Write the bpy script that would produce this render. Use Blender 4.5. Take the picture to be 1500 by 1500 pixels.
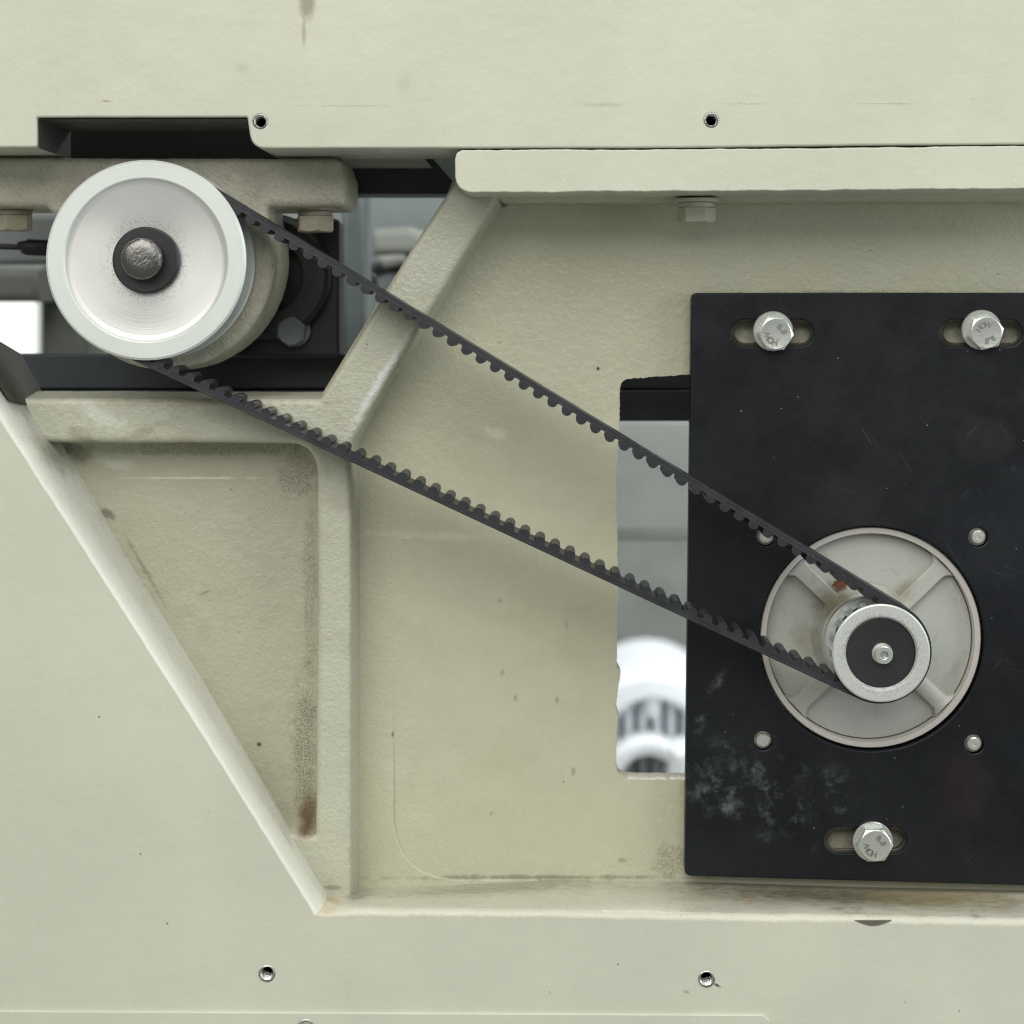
import bpy, bmesh, math, random
from mathutils import Vector, Matrix
random.seed(7)
PI = math.pi
scene = bpy.context.scene
for o in list(bpy.data.objects): bpy.data.objects.remove(o)
C = scene.collection

# ------------------------------------------------------------------ camera
VX, VY, PXM = 825.0, 470.0, 3000.0          # principal point of the photograph, pixels per metre on the front face
cam = bpy.data.cameras.new('camera'); camo = bpy.data.objects.new('camera', cam); C.objects.link(camo)
camo.location = (0, -1.0, 0); camo.rotation_euler = (PI/2, 0, 0)
cam.sensor_width = 36; cam.lens = 72
cam.shift_x = (750-VX)/1500; cam.shift_y = -(750-VY)/1500
cam.clip_start = 0.01; cam.clip_end = 50
cam.dof.use_dof = True; cam.dof.focus_distance = 1.025; cam.dof.aperture_fstop = 6.3
scene.camera = camo
# ------------------------------------------------------------------ light
w = bpy.data.worlds.new('World'); scene.world = w; w.use_nodes = True
bg = w.node_tree.nodes['Background']; bg.inputs[0].default_value = (0.95, 0.98, 0.93, 1); bg.inputs[1].default_value = 0.28
def area(name, loc, target, sx, sy, power, col):
    l = bpy.data.lights.new(name, 'AREA'); l.shape = 'RECTANGLE'; l.size = sx; l.size_y = sy; l.energy = power; l.color = col
    o = bpy.data.objects.new(name, l); C.objects.link(o); o.location = loc
    o.rotation_euler = (Vector(target)-Vector(loc)).to_track_quat('-Z', 'Y').to_euler(); return o
area('overhead_lamp', (0.45, -0.75, 2.2), (0, 0, -0.1), 3.2, 1.1, 30, (1.0, 0.99, 0.95))
area('front_lamp', (-0.9, -3.7, 2.45), (-0.1, 0, -0.25), 5.0, 3.0, 165, (1.0, 0.99, 0.95))
area('window_light', (1.9, -0.95, 0.35), (0, 0.02, -0.1), 0.8, 1.4, 16, (0.86, 0.94, 1.0))
area('back_fill_lamp', (0.2, 0.85, 0.45), (0.14, 1.0, -0.4), 0.4, 0.3, 6, (0.93, 0.97, 1.0))  # unseen lamp added to brighten the motor and panels behind
scene.view_settings.view_transform = 'Standard'; scene.view_settings.look = 'None'
scene.view_settings.exposure = 0.0; scene.view_settings.gamma = 1.0; scene.view_settings.use_curve_mapping = False
scene.render.engine = 'CYCLES'
cy_ = scene.cycles; cy_.max_bounces = 5; cy_.diffuse_bounces = 3; cy_.glossy_bounces = 3; cy_.transmission_bounces = 2; cy_.caustics_reflective = False
cy_.use_adaptive_sampling = True; cy_.adaptive_threshold = 0.02; cy_.use_denoising = True; cy_.pixel_filter_type = 'BLACKMAN_HARRIS'; cy_.filter_width = 1.1

# ------------------------------------------------------------------ helpers
def P(px, py, d=0.0):                        # photograph pixel + depth behind the front face (mm) -> point
    s = 1 + d/1000.0
    return Vector(((px-VX)*s/PXM, d/1000.0, (VY-py)*s/PXM))
def finish(me, mat, smooth=35):
    if mat: me.materials.append(mat)
    if smooth:
        me.shade_smooth(); me.set_sharp_from_angle(angle=math.radians(smooth))
        for p in me.polygons:
            if p.normal.y < -0.9995: p.use_smooth = False
def link(name, me, mat, parent=None, smooth=35):
    finish(me, mat, smooth)
    o = bpy.data.objects.new(name, me); C.objects.link(o)
    if parent is not None:
        o.parent = parent; o.matrix_parent_inverse = parent.matrix_basis.inverted() if parent.parent is None else (parent.parent.matrix_basis @ parent.matrix_parent_inverse @ parent.matrix_basis).inverted()
    return o
def thing(name, label, cat, loc, group=None):
    o = bpy.data.objects.new(name, None); C.objects.link(o); o.location = loc; o.empty_display_size = 0.02
    o['label'] = label; o['category'] = cat
    if group: o['group'] = group
    return o
def tag(o, label, cat, group=None, kind=None):
    o['label'] = label; o['category'] = cat
    if group: o['group'] = group
    if kind: o['kind'] = kind
def mesh_from(name, vs, fs):
    me = bpy.data.meshes.new(name); me.from_pydata([tuple(v) for v in vs], [], fs); me.update()
    bm = bmesh.new(); bm.from_mesh(me); bmesh.ops.remove_doubles(bm, verts=bm.verts, dist=1e-7)
    bmesh.ops.recalc_face_normals(bm, faces=bm.faces); bm.to_mesh(me); bm.free(); return me
def slab(name, loops, d0, d1, mat, parent=None, bevel=0.8, res=3, smooth=40):
    """loops: closed outlines in pixels at depth d0 (outer first, then holes); a bevelled plate from d0 to d1 mm."""
    cu = bpy.data.curves.new(name, 'CURVE'); cu.dimensions = '2D'; cu.fill_mode = 'BOTH'
    for lp in loops:
        pts = [P(x, y, d0) for x, y in lp]
        sp = cu.splines.new('POLY'); sp.points.add(len(pts)-1); sp.use_cyclic_u = True
        for q, p in zip(sp.points, pts): q.co = (p.x, p.z, 0, 1)
    b = bevel/1000; h = (d1-d0)/2000
    cu.bevel_depth = b; cu.bevel_resolution = res; cu.extrude = max(h-b, 1e-6); cu.offset = -b
    t = bpy.data.objects.new('tmp', cu); C.objects.link(t); bpy.context.view_layer.update()
    me = bpy.data.meshes.new_from_object(t.evaluated_get(bpy.context.evaluated_depsgraph_get()))
    bpy.data.objects.remove(t); bpy.data.curves.remove(cu)
    mid = (d0+d1)/2000
    me.transform(Matrix(((1,0,0,0),(0,0,-1,mid),(0,1,0,0),(0,0,0,1))))
    me.materials.clear()
    bm = bmesh.new(); bm.from_mesh(me); bmesh.ops.remove_doubles(bm, verts=bm.verts, dist=1e-6); bm.to_mesh(me); bm.free()
    return link(name, me, mat, parent, smooth)
def slab2(name, loops, d0, d1, mat, parent=None, bevel=3.0, res=5, draft=0.0, smooth=60, rough=0.0, seed=1):
    """like slab but with a wide rounded front edge and drafted (sloping) sides; dense smooth outlines"""
    rr = random.Random(seed); vs = []; fs = []; caps = []
    for li, lp in enumerate(loops):
        pts = [Vector((q.x, q.z)) for q in (P(x, y, d0) for x, y in lp)]
        pts = [p for i, p in enumerate(pts) if (p-pts[i-1]).length > 1e-5]; n_ = len(pts)
        ar = sum(pts[i-1].x*pts[i].y-pts[i].x*pts[i-1].y for i in range(n_))
        sg = 1 if (ar > 0) == (li == 0) else -1                      # inward = into the material
        nrm = []
        for i in range(n_):
            e0 = (pts[i]-pts[i-1]).normalized(); e1 = (pts[(i+1) % n_]-pts[i]).normalized()
            a = Vector((-e0.y, e0.x)); b_ = Vector((-e1.y, e1.x)); m_ = (a+b_); m_ = m_.normalized() if m_.length > 1e-6 else a
            nrm.append(m_*(sg/max(.5, m_.dot(a))))
        w_ = 0; wv = []
        for i in range(n_): w_ = w_*.7+rr.uniform(-rough, rough); wv.append(w_)
        b = bevel/1000; rings = [( -draft/1000, d1/1000), (0.0, d0/1000+b)]
        for k in range(1, res+1):
            t = k/res*PI/2; rings.append((b*(1-math.cos(t)), d0/1000+b*(1-math.sin(t))))
        base_i = len(vs); R_ = len(rings)
        for i in range(n_):
            for off, dd in rings:
                q = pts[i]+nrm[i]*(off+wv[i]/1000); vs.append((q.x, dd, q.y))
        for i in range(n_):
            i2 = (i+1) % n_
            for k in range(R_-1): fs.append((base_i+i*R_+k, base_i+i2*R_+k, base_i+i2*R_+k+1, base_i+i*R_+k+1))
        caps.append([base_i+i*R_+R_-1 for i in range(n_)])
    from mathutils.geometry import tessellate_polygon
    flat = [k for c_ in caps for k in c_]
    for tri in tessellate_polygon([[Vector((vs[k][0], vs[k][2], 0)) for k in c_] for c_ in caps]): fs.append(tuple(flat[k] for k in tri))
    return link(name, mesh_from(name, vs, fs), mat, parent, smooth)
def dens(pts, step=6):
    return jag(pts, step, 0.0)
def rounded(pts, seg=6):
    """pts: (x, y[, r]) -> outline with rounded corners"""
    out = []; n = len(pts)
    for i, p in enumerate(pts):
        r = p[2] if len(p) > 2 else 0
        c = Vector(p[:2])
        if r <= 0: out.append(tuple(c)); continue
        a = Vector(pts[i-1][:2]); b = Vector(pts[(i+1) % n][:2])
        u = (a-c).normalized(); v = (b-c).normalized()
        ang = u.angle(v); t = min(r/math.tan(ang/2), 0.49*(a-c).length, 0.49*(b-c).length)
        s, e = c+u*t, c+v*t
        for k in range(seg+1):
            f = k/seg; out.append(tuple((1-f)**2*s + 2*f*(1-f)*c + f*f*e))
    return out
def jag(pts, step=3.0, amp=1.0, closed=True, rnd=None):
    rnd = rnd or random.Random(3); out = []; n = len(pts)
    for i in range(n if closed else n-1):
        a, b = Vector(pts[i]), Vector(pts[(i+1) % n]); L = (b-a).length; m = max(1, int(L/step))
        nrm = Vector((-(b-a).y, (b-a).x)).normalized() if L > 0 else Vector((0, 0))
        for k in range(m): out.append(tuple(a.lerp(b, k/m) + nrm*rnd.uniform(-amp, amp)))
    return out
def circ(cx, cy, r, n=48): return [(cx+r*math.cos(2*PI*k/n), cy+r*math.sin(2*PI*k/n)) for k in range(n)]
def slot(cx, cy, hl, r, n=10):
    o = []
    for k in range(n+1): a = -PI/2+PI*k/n; o.append((cx+hl-r+r*math.cos(a), cy+r*math.sin(a)))
    for k in range(n+1): a = PI/2+PI*k/n; o.append((cx-hl+r+r*math.cos(a), cy+r*math.sin(a)))
    return o
def lathe(name, prof, cx, cz, mat, parent=None, n=96, smooth=30, wob=0.0):
    """prof: (radius mm, depth mm) turned about the axis through (cx, cz) metres"""
    vs = []; fs = []; m = len(prof)
    rr = random.Random(5)
    for k in range(n):
        a = 2*PI*k/n
        for r, d in prof:
            q = r*(1+rr.uniform(-wob, wob))
            vs.append((cx+q/1000*math.cos(a), d/1000, cz+q/1000*math.sin(a)))
    for k in range(n):
        k2 = (k+1) % n
        for j in range(m-1): fs.append((k*m+j, k*m+j+1, k2*m+j+1, k2*m+j))
    return link(name, mesh_from(name, vs, fs), mat, parent, smooth)
def box(name, x0, y0, x1, y1, d0, d1, mat, parent=None, bev=1.5):
    return slab(name, [[(x0, y0), (x1, y0), (x1, y1), (x0, y1)]], d0, d1, mat, parent, bevel=bev, res=2)

# ------------------------------------------------------------------ materials
class NT:
    def __init__(s, name):
        s.m = bpy.data.materials.new(name); s.m.use_nodes = True; s.t = s.m.node_tree
        s.b = s.t.nodes['Principled BSDF']; s.tc = s.t.nodes.new('ShaderNodeTexCoord'); s.co = s.tc.outputs['Object']; s.cache = {}
    def n(s, typ, **k):
        q = s.t.nodes.new(typ)
        for a, v in k.items(): setattr(q, a, v)
        return q
    def l(s, a, b): s.t.links.new(a, b)
    def noise(s, scale, detail=4, rough=0.55, stretch=None, dist=0.0):
        key = (scale, detail, rough, stretch, dist)
        if key not in s.cache: s.cache[key] = s._noise(*key)
        return s.cache[key]
    def _noise(s, scale, detail, rough, stretch, dist):
        q = s.n('ShaderNodeTexNoise'); q.inputs['Scale'].default_value = scale; q.inputs['Detail'].default_value = detail
        q.inputs['Roughness'].default_value = rough; q.inputs['Distortion'].default_value = dist
        if stretch:
            src = s.co
            if len(stretch) > 3:
                m0 = s.n('ShaderNodeMapping'); m0.inputs['Rotation'].default_value = (0, stretch[3], 0); s.l(src, m0.inputs[0]); src = m0.outputs[0]
            mp = s.n('ShaderNodeMapping'); s.l(src, mp.inputs[0]); mp.inputs['Scale'].default_value = stretch[:3]
            s.l(mp.outputs[0], q.inputs[0])
        else: s.l(s.co, q.inputs[0])
        return q.outputs[0]
    def ramp(s, src, a, b, lo=0.0, hi=1.0):
        q = s.n('ShaderNodeMapRange'); q.interpolation_type = 'SMOOTHSTEP'; s.l(src, q.inputs[0])
        for i, v in enumerate((a, b, lo, hi)): q.inputs[i+1].default_value = v
        return q.outputs[0]
    def mul(s, a, b, op='MULTIPLY'):
        q = s.n('ShaderNodeMath', operation=op)
        for i, v in enumerate((a, b)):
            if isinstance(v, (int, float)): q.inputs[i].default_value = v
            else: s.l(v, q.inputs[i])
        return q.outputs[0]
    def mix(s, fac, a, b):
        q = s.n('ShaderNodeMix', data_type='RGBA')
        if isinstance(fac, (int, float)): q.inputs[0].default_value = fac
        else: s.l(fac, q.inputs[0])
        for i, v in ((6, a), (7, b)):
            if isinstance(v, tuple): q.inputs[i].default_value = (*v, 1) if len(v) == 3 else v
            else: s.l(v, q.inputs[i])
        return q.outputs[2]
    def specks(s, scale, thr, keep, seed=0.0):
        """sparse small dots: a few voronoi cells kept"""
        v = s.n('ShaderNodeTexVoronoi'); v.inputs['Scale'].default_value = scale
        mp = s.n('ShaderNodeMapping'); mp.inputs['Location'].default_value = (seed, seed*.7, seed*1.3); s.l(s.co, mp.inputs[0]); s.l(mp.outputs[0], v.inputs[0])
        dot = s.ramp(v.outputs['Distance'], thr*0.5, thr, 1, 0)
        sep = s.n('ShaderNodeSeparateColor'); s.l(v.outputs['Color'], sep.inputs[0])
        return s.mul(dot, s.ramp(sep.outputs[0], keep-0.001, keep, 1, 0))
    def blob(s, px, py, d, rx, ry, rot=0.0, edge=0.0, nscale=60, namp=0.6):
        """mask with a shape of its own, for stains and painted light, around a place on the thing"""
        c = P(px, py, d); mp = s.n('ShaderNodeMapping', vector_type='TEXTURE')
        mp.inputs['Location'].default_value = c; mp.inputs['Rotation'].default_value = (0, rot, 0)
        k = (1+d/1000)/PXM
        mp.inputs['Scale'].default_value = (rx*k, 0.05, ry*k); s.l(s.co, mp.inputs[0])
        ln = s.n('ShaderNodeVectorMath', operation='LENGTH'); s.l(mp.outputs[0], ln.inputs[0])
        nz = s.noise(60 if nscale < 100 else 170, 4, 0.65)
        dd = s.mul(ln.outputs['Value'], s.mul(s.mul(nz, 0.5, 'SUBTRACT'), namp*2), 'ADD')
        return s.ramp(dd, edge, 1.0, 1, 0)
    def bump(s, h, strength, dist=0.001, prev=None):
        q = s.n('ShaderNodeBump'); q.inputs['Strength'].default_value = strength; q.inputs['Distance'].default_value = dist
        s.l(h, q.inputs['Height'])
        if prev is not None: s.l(prev, q.inputs['Normal'])
        return q.outputs[0]
    def out(s, col, rough=0.5, metal=0.0, normal=None, spec=0.5, coat=0.0):
        for nm, v in (('Base Color', col), ('Roughness', rough), ('Metallic', metal)):
            if isinstance(v, tuple): s.b.inputs[nm].default_value = (*v, 1)
            elif isinstance(v, (int, float)): s.b.inputs[nm].default_value = v
            else: s.l(v, s.b.inputs[nm])
        s.b.inputs['Specular IOR Level'].default_value = spec; s.b.inputs['Coat Weight'].default_value = coat
        if normal is not None: s.l(normal, s.b.inputs['Normal'])
        return s.m

BEIGE = (0.575, 0.58, 0.47)
DIRT = (0.16, 0.145, 0.10)
def paint(name, base=BEIGE, cast=0.35, castscale=420, wav=0.15, rough=0.42, spots=0.12, grime=0.0, stains_and_light=(), smooth_at=None, streak=0.0, olive=0.0):
    n = NT(name)
    big = n.noise(9, 3); fine = n.noise(130, 5)
    col = n.mix(n.ramp(big, .35, .68), tuple(v*0.955 for v in base), tuple(min(1, v*1.03) for v in base))
    col = n.mix(n.mul(n.ramp(fine, .52, .72), 0.10), col, tuple(v*0.8 for v in base))
    if olive: col = n.mix(n.mul(n.ramp(n.noise(17, 5, .6), .42, .66), olive), col, tuple(v*k for v, k in zip(base, (.86, .83, .70))))
    if streak:
        col = n.mix(n.mul(n.ramp(n.noise(420, 4, .7, (5, 1, .7, .75)), .50, .66), streak), col, (0.24, 0.225, 0.165))
        col = n.mix(n.mul(n.ramp(n.noise(380, 4, .7, (5, 1, .7, .85)), .54, .70), streak), col, (0.62, 0.61, 0.52))
    if grime:
        g = n.mul(n.ramp(n.noise(38, 8, .7), .50, .72), grime)
        col = n.mix(g, col, (0.30, 0.285, 0.20))
        g2 = n.mul(n.ramp(n.noise(650, 3, .6), .60, .72), n.mul(n.ramp(n.noise(22, 3), .5, .66), grime*1.3))
        col = n.mix(g2, col, DIRT)
    col = n.mix(n.mul(n.specks(150, 0.10, 0.05, 1.0), 0.8), col, (0.10, 0.095, 0.07))
    col = n.mix(n.mul(n.specks(95, 0.05, 0.05, 4.0), 0.9), col, (0.8, 0.8, 0.74))
    if spots: col = n.mix(n.mul(n.specks(330, 0.16, 0.05, 2.0), spots*4), col, (0.24, 0.22, 0.16))
    for (px, py, d, rx, ry, rot, c, k, ns, na) in stains_and_light:
        mk = n.blob(px, py, d, rx, ry, rot, 0.15, ns, na)
        if ns == 230: mk = n.mul(n.ramp(mk, 0, .75), n.ramp(n.noise(1200, 3, .6), .36, .70))
        col = n.mix(n.mul(mk, k), col, c)
    h1 = n.noise(castscale*1.7, 3, .6); h2 = n.noise(castscale*0.16, 3, .5)
    v = n.n('ShaderNodeTexVoronoi'); v.inputs['Scale'].default_value = castscale*0.8; n.l(n.co, v.inputs[0])
    h = n.mul(n.mul(h1, 0.7), n.mul(v.outputs['Distance'], 0.35), 'ADD')
    if smooth_at:
        h = n.mul(h, n.mul(n.blob(*smooth_at, 0, 0.75, 60, .2), -0.85), 'MULTIPLY_ADD') if False else n.mul(h, n.ramp(n.blob(*smooth_at, 0, 0.75, 60, .2), 0, 1, 1, .12))
    nm = n.bump(h2, wav, 0.004); nm = n.bump(h, min(1, cast*.85), 0.0013, nm)
    r = n.ramp(n.noise(60, 4), .3, .7, rough-.13, rough+.03)
    return n.out(col, r, 0, nm, 0.5)

M = {}
M['bed'] = paint('bed paint', BEIGE, 0.10, 300, 0.10, 0.40, 0.05, stains_and_light=[
    (450, 2, 0, 16, 42, 0, (0.24, 0.22, 0.15), 0.75, 90, .7), (445, 45, 0, 5, 30, 0, (0.26, 0.24, 0.16), 0.6, 90, .5),
    (520, 155, 0, 90, 2.2, 0, (0.30, 0.29, 0.22), 0.7, 230, .8), (1090, 152, 0, 60, 2.0, 0, (0.34, 0.33, 0.26), 0.7, 230, .8), (1300, 152, 0, 60, 1.5, 0, (0.38, 0.37, 0.29), 0.8, 160, .8),
    (880, 153, 0, 50, 5, 0, (0.42, 0.42, 0.33), 0.6, 160, .8), (155, 148, 0, 12, 2.5, .1, (0.35, 0.30, 0.16), 0.9, 200, .6),
    (565, 222, 12, 18, 3, 0, (0.75, 0.75, 0.68), 1.0, 200, .5), (355, 100, 0, 15, 12, 0, (0.40, 0.40, 0.30), 0.35, 60, .5), (592, 120, 0, 16, 24, 0.4, (0.44, 0.44, 0.34), 0.35, 60, .5)])
M['panel'] = paint('panel paint', BEIGE, 0.10, 300, 0.10, 0.38, 0.03, stains_and_light=[
    (1050, 1443, 0, 8, 3, .5, (0.08, 0.08, 0.06), 1, 200, .5), (1005, 1453, 0, 7, 3, .2, (0.30, 0.29, 0.2), 0.7, 200, .5)])
M['rail'] = paint('rail paint', (0.72, 0.715, 0.63), 0.2, 520, 0.12, 0.36, 0.08, stains_and_light=[  # casting beige brightened for the overhead light that the rail catches
    (449, 1254, 55, 6, 12, -.5, (0.45, 0.18, 0.06), 0.8, 160, .6), (22, 510, 60, 42, 130, -.56, (0.045, 0.043, 0.032), 0.96, 60, .2), (16, 555, 40, 34, 100, -.56, (0.06, 0.057, 0.042), 0.96, 60, .2), (82, 655, 45, 17, 70, -.56, (0.27, 0.26, 0.19), 0.8, 60, .4), (462, 1268, 55, 5, 40, -.5, (0.80, 0.80, 0.80), 0.7, 160, .6)])  # soft dark ovals along the upper inner wall
M['rail2'] = paint('bottom rail paint', (0.585, 0.58, 0.475), 0.35, 620, 0.12, 0.40, 0.25, 0.2, stains_and_light=[
    (1250, 1304, 50, 420, 26, .012, (0.27, 0.24, 0.145), 0.85, 60, .25), (1260, 1298, 60, 360, 9, .012, (0.07, 0.065, 0.05), 0.85, 160, .5), (1380, 1320, 45, 160, 18, .02, (0.33, 0.26, 0.13), 0.6, 60, .5),
    (700, 1293, 62, 260, 7, 0, (0.16, 0.15, 0.11), 0.6, 160, .7), (700, 1298, 62, 330, 15, 0, (0.36, 0.35, 0.27), 0.5, 60, .5),
    (486, 1316, 25, 26, 9, -.2, (0.50, 0.30, 0.10), 0.6, 160, .6), (1095, 1291, 62, 30, 4, 0, (0.42, 0.09, 0.05), 0.9, 220, .8),
    (1410, 1312, 40, 14, 4, 0, (0.12, 0.11, 0.08), 0.8, 160, .6), (1240, 1308, 40, 60, 7, 0, (0.13, 0.12, 0.09), 0.6, 120, .7), (528, 1300, 55, 30, 12, 0, (0.17, 0.16, 0.13), 0.6, 160, .7)])
M['rib'] = paint('shaded rib beige', (0.48, 0.48, 0.375), 0.55, 430, 0.18, 0.40, 0.22, 0.35, stains_and_light=[  # same beige as the casting, darkened for the ribs' recessed shade
    (555, 560, 42, 10, 95, 0.55, (0.72, 0.74, 0.72), 0.75, 130, .9), (525, 1000, 42, 7, 300, 0.0, (0.66, 0.69, 0.69), 0.5, 130, .7),  # pale bands paint the cool light on the ribs' right edges
    (690, 280, 42, 50, 14, .2, (0.27, 0.25, 0.17), 0.6, 120, .6), (300, 590, 42, 240, 8, 0, (0.28, 0.25, 0.16), 0.55, 130, .8),
    (150, 610, 42, 70, 20, .5, (0.70, 0.70, 0.60), 0.5, 130, .8), (210, 632, 42, 60, 10, -.4, (0.25, 0.24, 0.17), 0.5, 150, .8), (320, 610, 42, 60, 14, .3, (0.34, 0.32, 0.23), 0.4, 150, .8),
    (120, 640, 42, 30, 16, .4, (0.22, 0.21, 0.15), 0.6, 150, .8), (487, 1300, 42, 22, 5, 0, (0.2, 0.19, 0.15), 0.7, 200, .6), (449, 1212, 55, 20, 15, 0, (0.17, 0.105, 0.05), 0.85, 60, .4)])
M['pocket'] = paint('shaded pocket beige', (0.44, 0.43, 0.325), 0.55, 480, 0.22, 0.42, 0.2, 0.35, stains_and_light=[  # casting beige lowered to paint in the shade of the pocket
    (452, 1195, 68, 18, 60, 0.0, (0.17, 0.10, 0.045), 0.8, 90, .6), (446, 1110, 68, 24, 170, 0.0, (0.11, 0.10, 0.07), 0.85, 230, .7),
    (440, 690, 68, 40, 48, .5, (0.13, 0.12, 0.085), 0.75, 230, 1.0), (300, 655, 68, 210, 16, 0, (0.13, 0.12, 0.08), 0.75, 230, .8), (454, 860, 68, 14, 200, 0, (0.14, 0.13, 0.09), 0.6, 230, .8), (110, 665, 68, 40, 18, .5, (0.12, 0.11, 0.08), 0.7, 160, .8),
    (285, 700, 68, 130, 2.5, 0, (0.78, 0.78, 0.70), 0.55, 180, .6), (300, 868, 68, 14, 2.5, -.4, (0.24, 0.22, 0.15), 0.8, 200, .4), (170, 680, 68, 50, 12, .1, (0.7, 0.7, 0.62), 0.4, 160, .8),  # long pale line stands in for light on the fillet's end
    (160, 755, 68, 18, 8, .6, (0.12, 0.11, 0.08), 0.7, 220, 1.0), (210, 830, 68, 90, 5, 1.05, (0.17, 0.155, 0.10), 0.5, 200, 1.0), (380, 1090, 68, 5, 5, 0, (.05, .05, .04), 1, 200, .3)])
M['web'] = paint('shaded web beige', (0.50, 0.49, 0.365), 0.40, 360, 0.16, 0.36, 0.08, 0.10, stains_and_light=[  # beige coat toned down to carry the shade on the set-back web
    (1131, 488, 68, 62, 30, 0, (0.15, 0.145, 0.125), 0.95, 200, .5), (1437, 488, 68, 62, 30, 0, (0.15, 0.145, 0.125), 0.95, 200, .5), (1268, 1231, 68, 66, 30, 0, (0.17, 0.155, 0.115), 0.9, 200, .5),
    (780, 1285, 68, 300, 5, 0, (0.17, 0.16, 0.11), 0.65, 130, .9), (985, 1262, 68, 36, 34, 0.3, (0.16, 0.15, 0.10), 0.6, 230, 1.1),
    (515, 1250, 68, 12, 60, 0, (0.2, 0.2, 0.16), 0.5, 200, .8), (876, 540, 68, 3.5, 4, 0, (0.01, 0.01, 0.01), 1.0, 200, .2),
    (912, 1260, 68, 10, 5, .1, (0.3, 0.28, 0.19), 0.8, 200, .6), (575, 1075, 68, 3, 7, 0, (0.15, 0.14, 0.10), 1, 200, .5), (840, 1130, 68, 5, 10, .2, (0.30, 0.29, 0.2), 0.9, 200, .6),
    (816, 1025, 68, 5, 9, 0, (0.3, 0.29, 0.2), 0.8, 200, .6), (755, 1022, 68, 4, 9, 0, (0.3, 0.29, 0.2), 0.8, 200, .6), (736, 985, 68, 4, 7, 0.2, (0.32, 0.31, 0.22), 0.7, 200, .6), (830, 915, 68, 4, 9, 0, (0.34, 0.33, 0.24), 0.7, 200, .6), (720, 1192, 68, 4, 6, .5, (0.32, 0.31, 0.22), 0.7, 200, .6), (732, 880, 68, 4, 6, -.4, (0.32, 0.31, 0.22), 0.7, 200, .6),
    (722, 632, 68, 26, 10, .3, (0.68, 0.68, 0.57), 0.5, 220, 1.1), (640, 785, 68, 110, 9, 0.03, (0.66, 0.66, 0.55), 0.40, 220, 1.2), (735, 300, 68, 10, 6, 0, (0.08, 0.08, 0.06), 0.8, 220, .7), (1240, 430, 68, 230, 5, 0, (0.2, 0.19, 0.13), 0.7, 200, 1.1)], smooth_at=(790, 960, 68, 235, 400), olive=.22)
M['web_rough'] = paint('shaded web margin beige', (0.445, 0.44, 0.325), 0.45, 360, 0.16, 0.36, 0.1, 0.12, stains_and_light=[(515, 1250, 68, 12, 60, 0, (0.2, 0.2, 0.16), 0.5, 200, .8), (575, 1075, 68, 4, 8, 0, (0.15, 0.14, 0.10), 1, 200, .5), (620, 1287, 68, 120, 5, 0, (0.14, 0.13, 0.09), 0.7, 200, .9)])  # margin copy of the beige, shade likewise put into the colour
M['bracket'] = paint('bracket primer', (0.58, 0.56, 0.445), 0.6, 620, 0.2, 0.38, 0.4, 0.5, stains_and_light=[(300, 270, 46, 260, 4, 0.6, (0.42, 0.41, 0.33), 0.3, 260, 1.0)], streak=.55)
M['primer_bolt'] = paint('bolt primer', (0.38, 0.345, 0.25), 0.3, 700, 0.1, 0.38, 0.2, 0.4)
M['painted_bolt'] = paint('bolt paint', (0.50, 0.50, 0.40), 0.3, 700, 0.1, 0.38, 0.1, 0.15)

def metal(name, base, rough=0.3, aniso=0.0, streak=None, dirt=0.15, dirtcol=(0.2, 0.19, 0.16), bump=0.05, nsc=240, metallic=1.0, stains_and_light=(), turn=None):
    n = NT(name)
    col = n.mix(n.ramp(n.noise(30, 5), .3, .75), tuple(v*.96 for v in base), base)
    col = n.mix(n.mul(n.ramp(n.noise(150, 6, .7), .55, .75), dirt), col, dirtcol)
    for (px, py, d, rx, ry, rot, c, k, ns, na) in stains_and_light:
        col = n.mix(n.mul(n.blob(px, py, d, rx, ry, rot, 0.1, ns, na), k), col, c)
    r = n.ramp(n.noise(150, 5), .2, .8, rough-.03, rough+.04)
    nm = n.bump(n.noise(nsc, 4, .6, streak), bump, 0.0006)
    if turn:                                                    # concentric lathe marks about the turning axis
        sub = n.n('ShaderNodeVectorMath', operation='SUBTRACT'); n.l(n.co, sub.inputs[0]); sub.inputs[1].default_value = (turn[0], 0, turn[1])
        ml = n.n('ShaderNodeVectorMath', operation='MULTIPLY'); n.l(sub.outputs[0], ml.inputs[0]); ml.inputs[1].default_value = (1, 0, 1)
        ln = n.n('ShaderNodeVectorMath', operation='LENGTH'); n.l(ml.outputs[0], ln.inputs[0])
        nz = n.n('ShaderNodeTexNoise', noise_dimensions='1D'); nz.inputs['Scale'].default_value = 900; nz.inputs['Detail'].default_value = 5; n.l(ln.outputs['Value'], nz.inputs['W'])
        nm = n.bump(nz.outputs[0], .05, .0006, nm)
        col = n.mix(n.mul(n.ramp(nz.outputs[0], .5, .72), .10), col, tuple(v*.62 for v in base))
        col = n.mix(n.mul(n.mul(n.ramp(ln.outputs['Value'], .017, .026, 1, 0), n.ramp(n.noise(900, 4, .7), .5, .62)), .5), col, (.22, .21, .18))
        col = n.mix(n.mul(n.specks(260, .10, .05, 6.0), .6), col, (.3, .3, .28))
    if aniso:
        tg = n.n('ShaderNodeTangent', direction_type='RADIAL', axis='Y'); n.l(tg.outputs[0], n.b.inputs['Tangent'])
        n.b.inputs['Anisotropic'].default_value = aniso
    return n.out(col, r, metallic, nm)
LC0, SC0 = P(213.5, 381, 12), P(1291, 957, 12)
M['turned'] = metal('turned aluminium', (0.67, 0.665, 0.635), 0.38, 0.85, None, 0.06, (0.5, 0.49, 0.46), 0.02, 300, metallic=.42, turn=(LC0.x, LC0.z))
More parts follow.
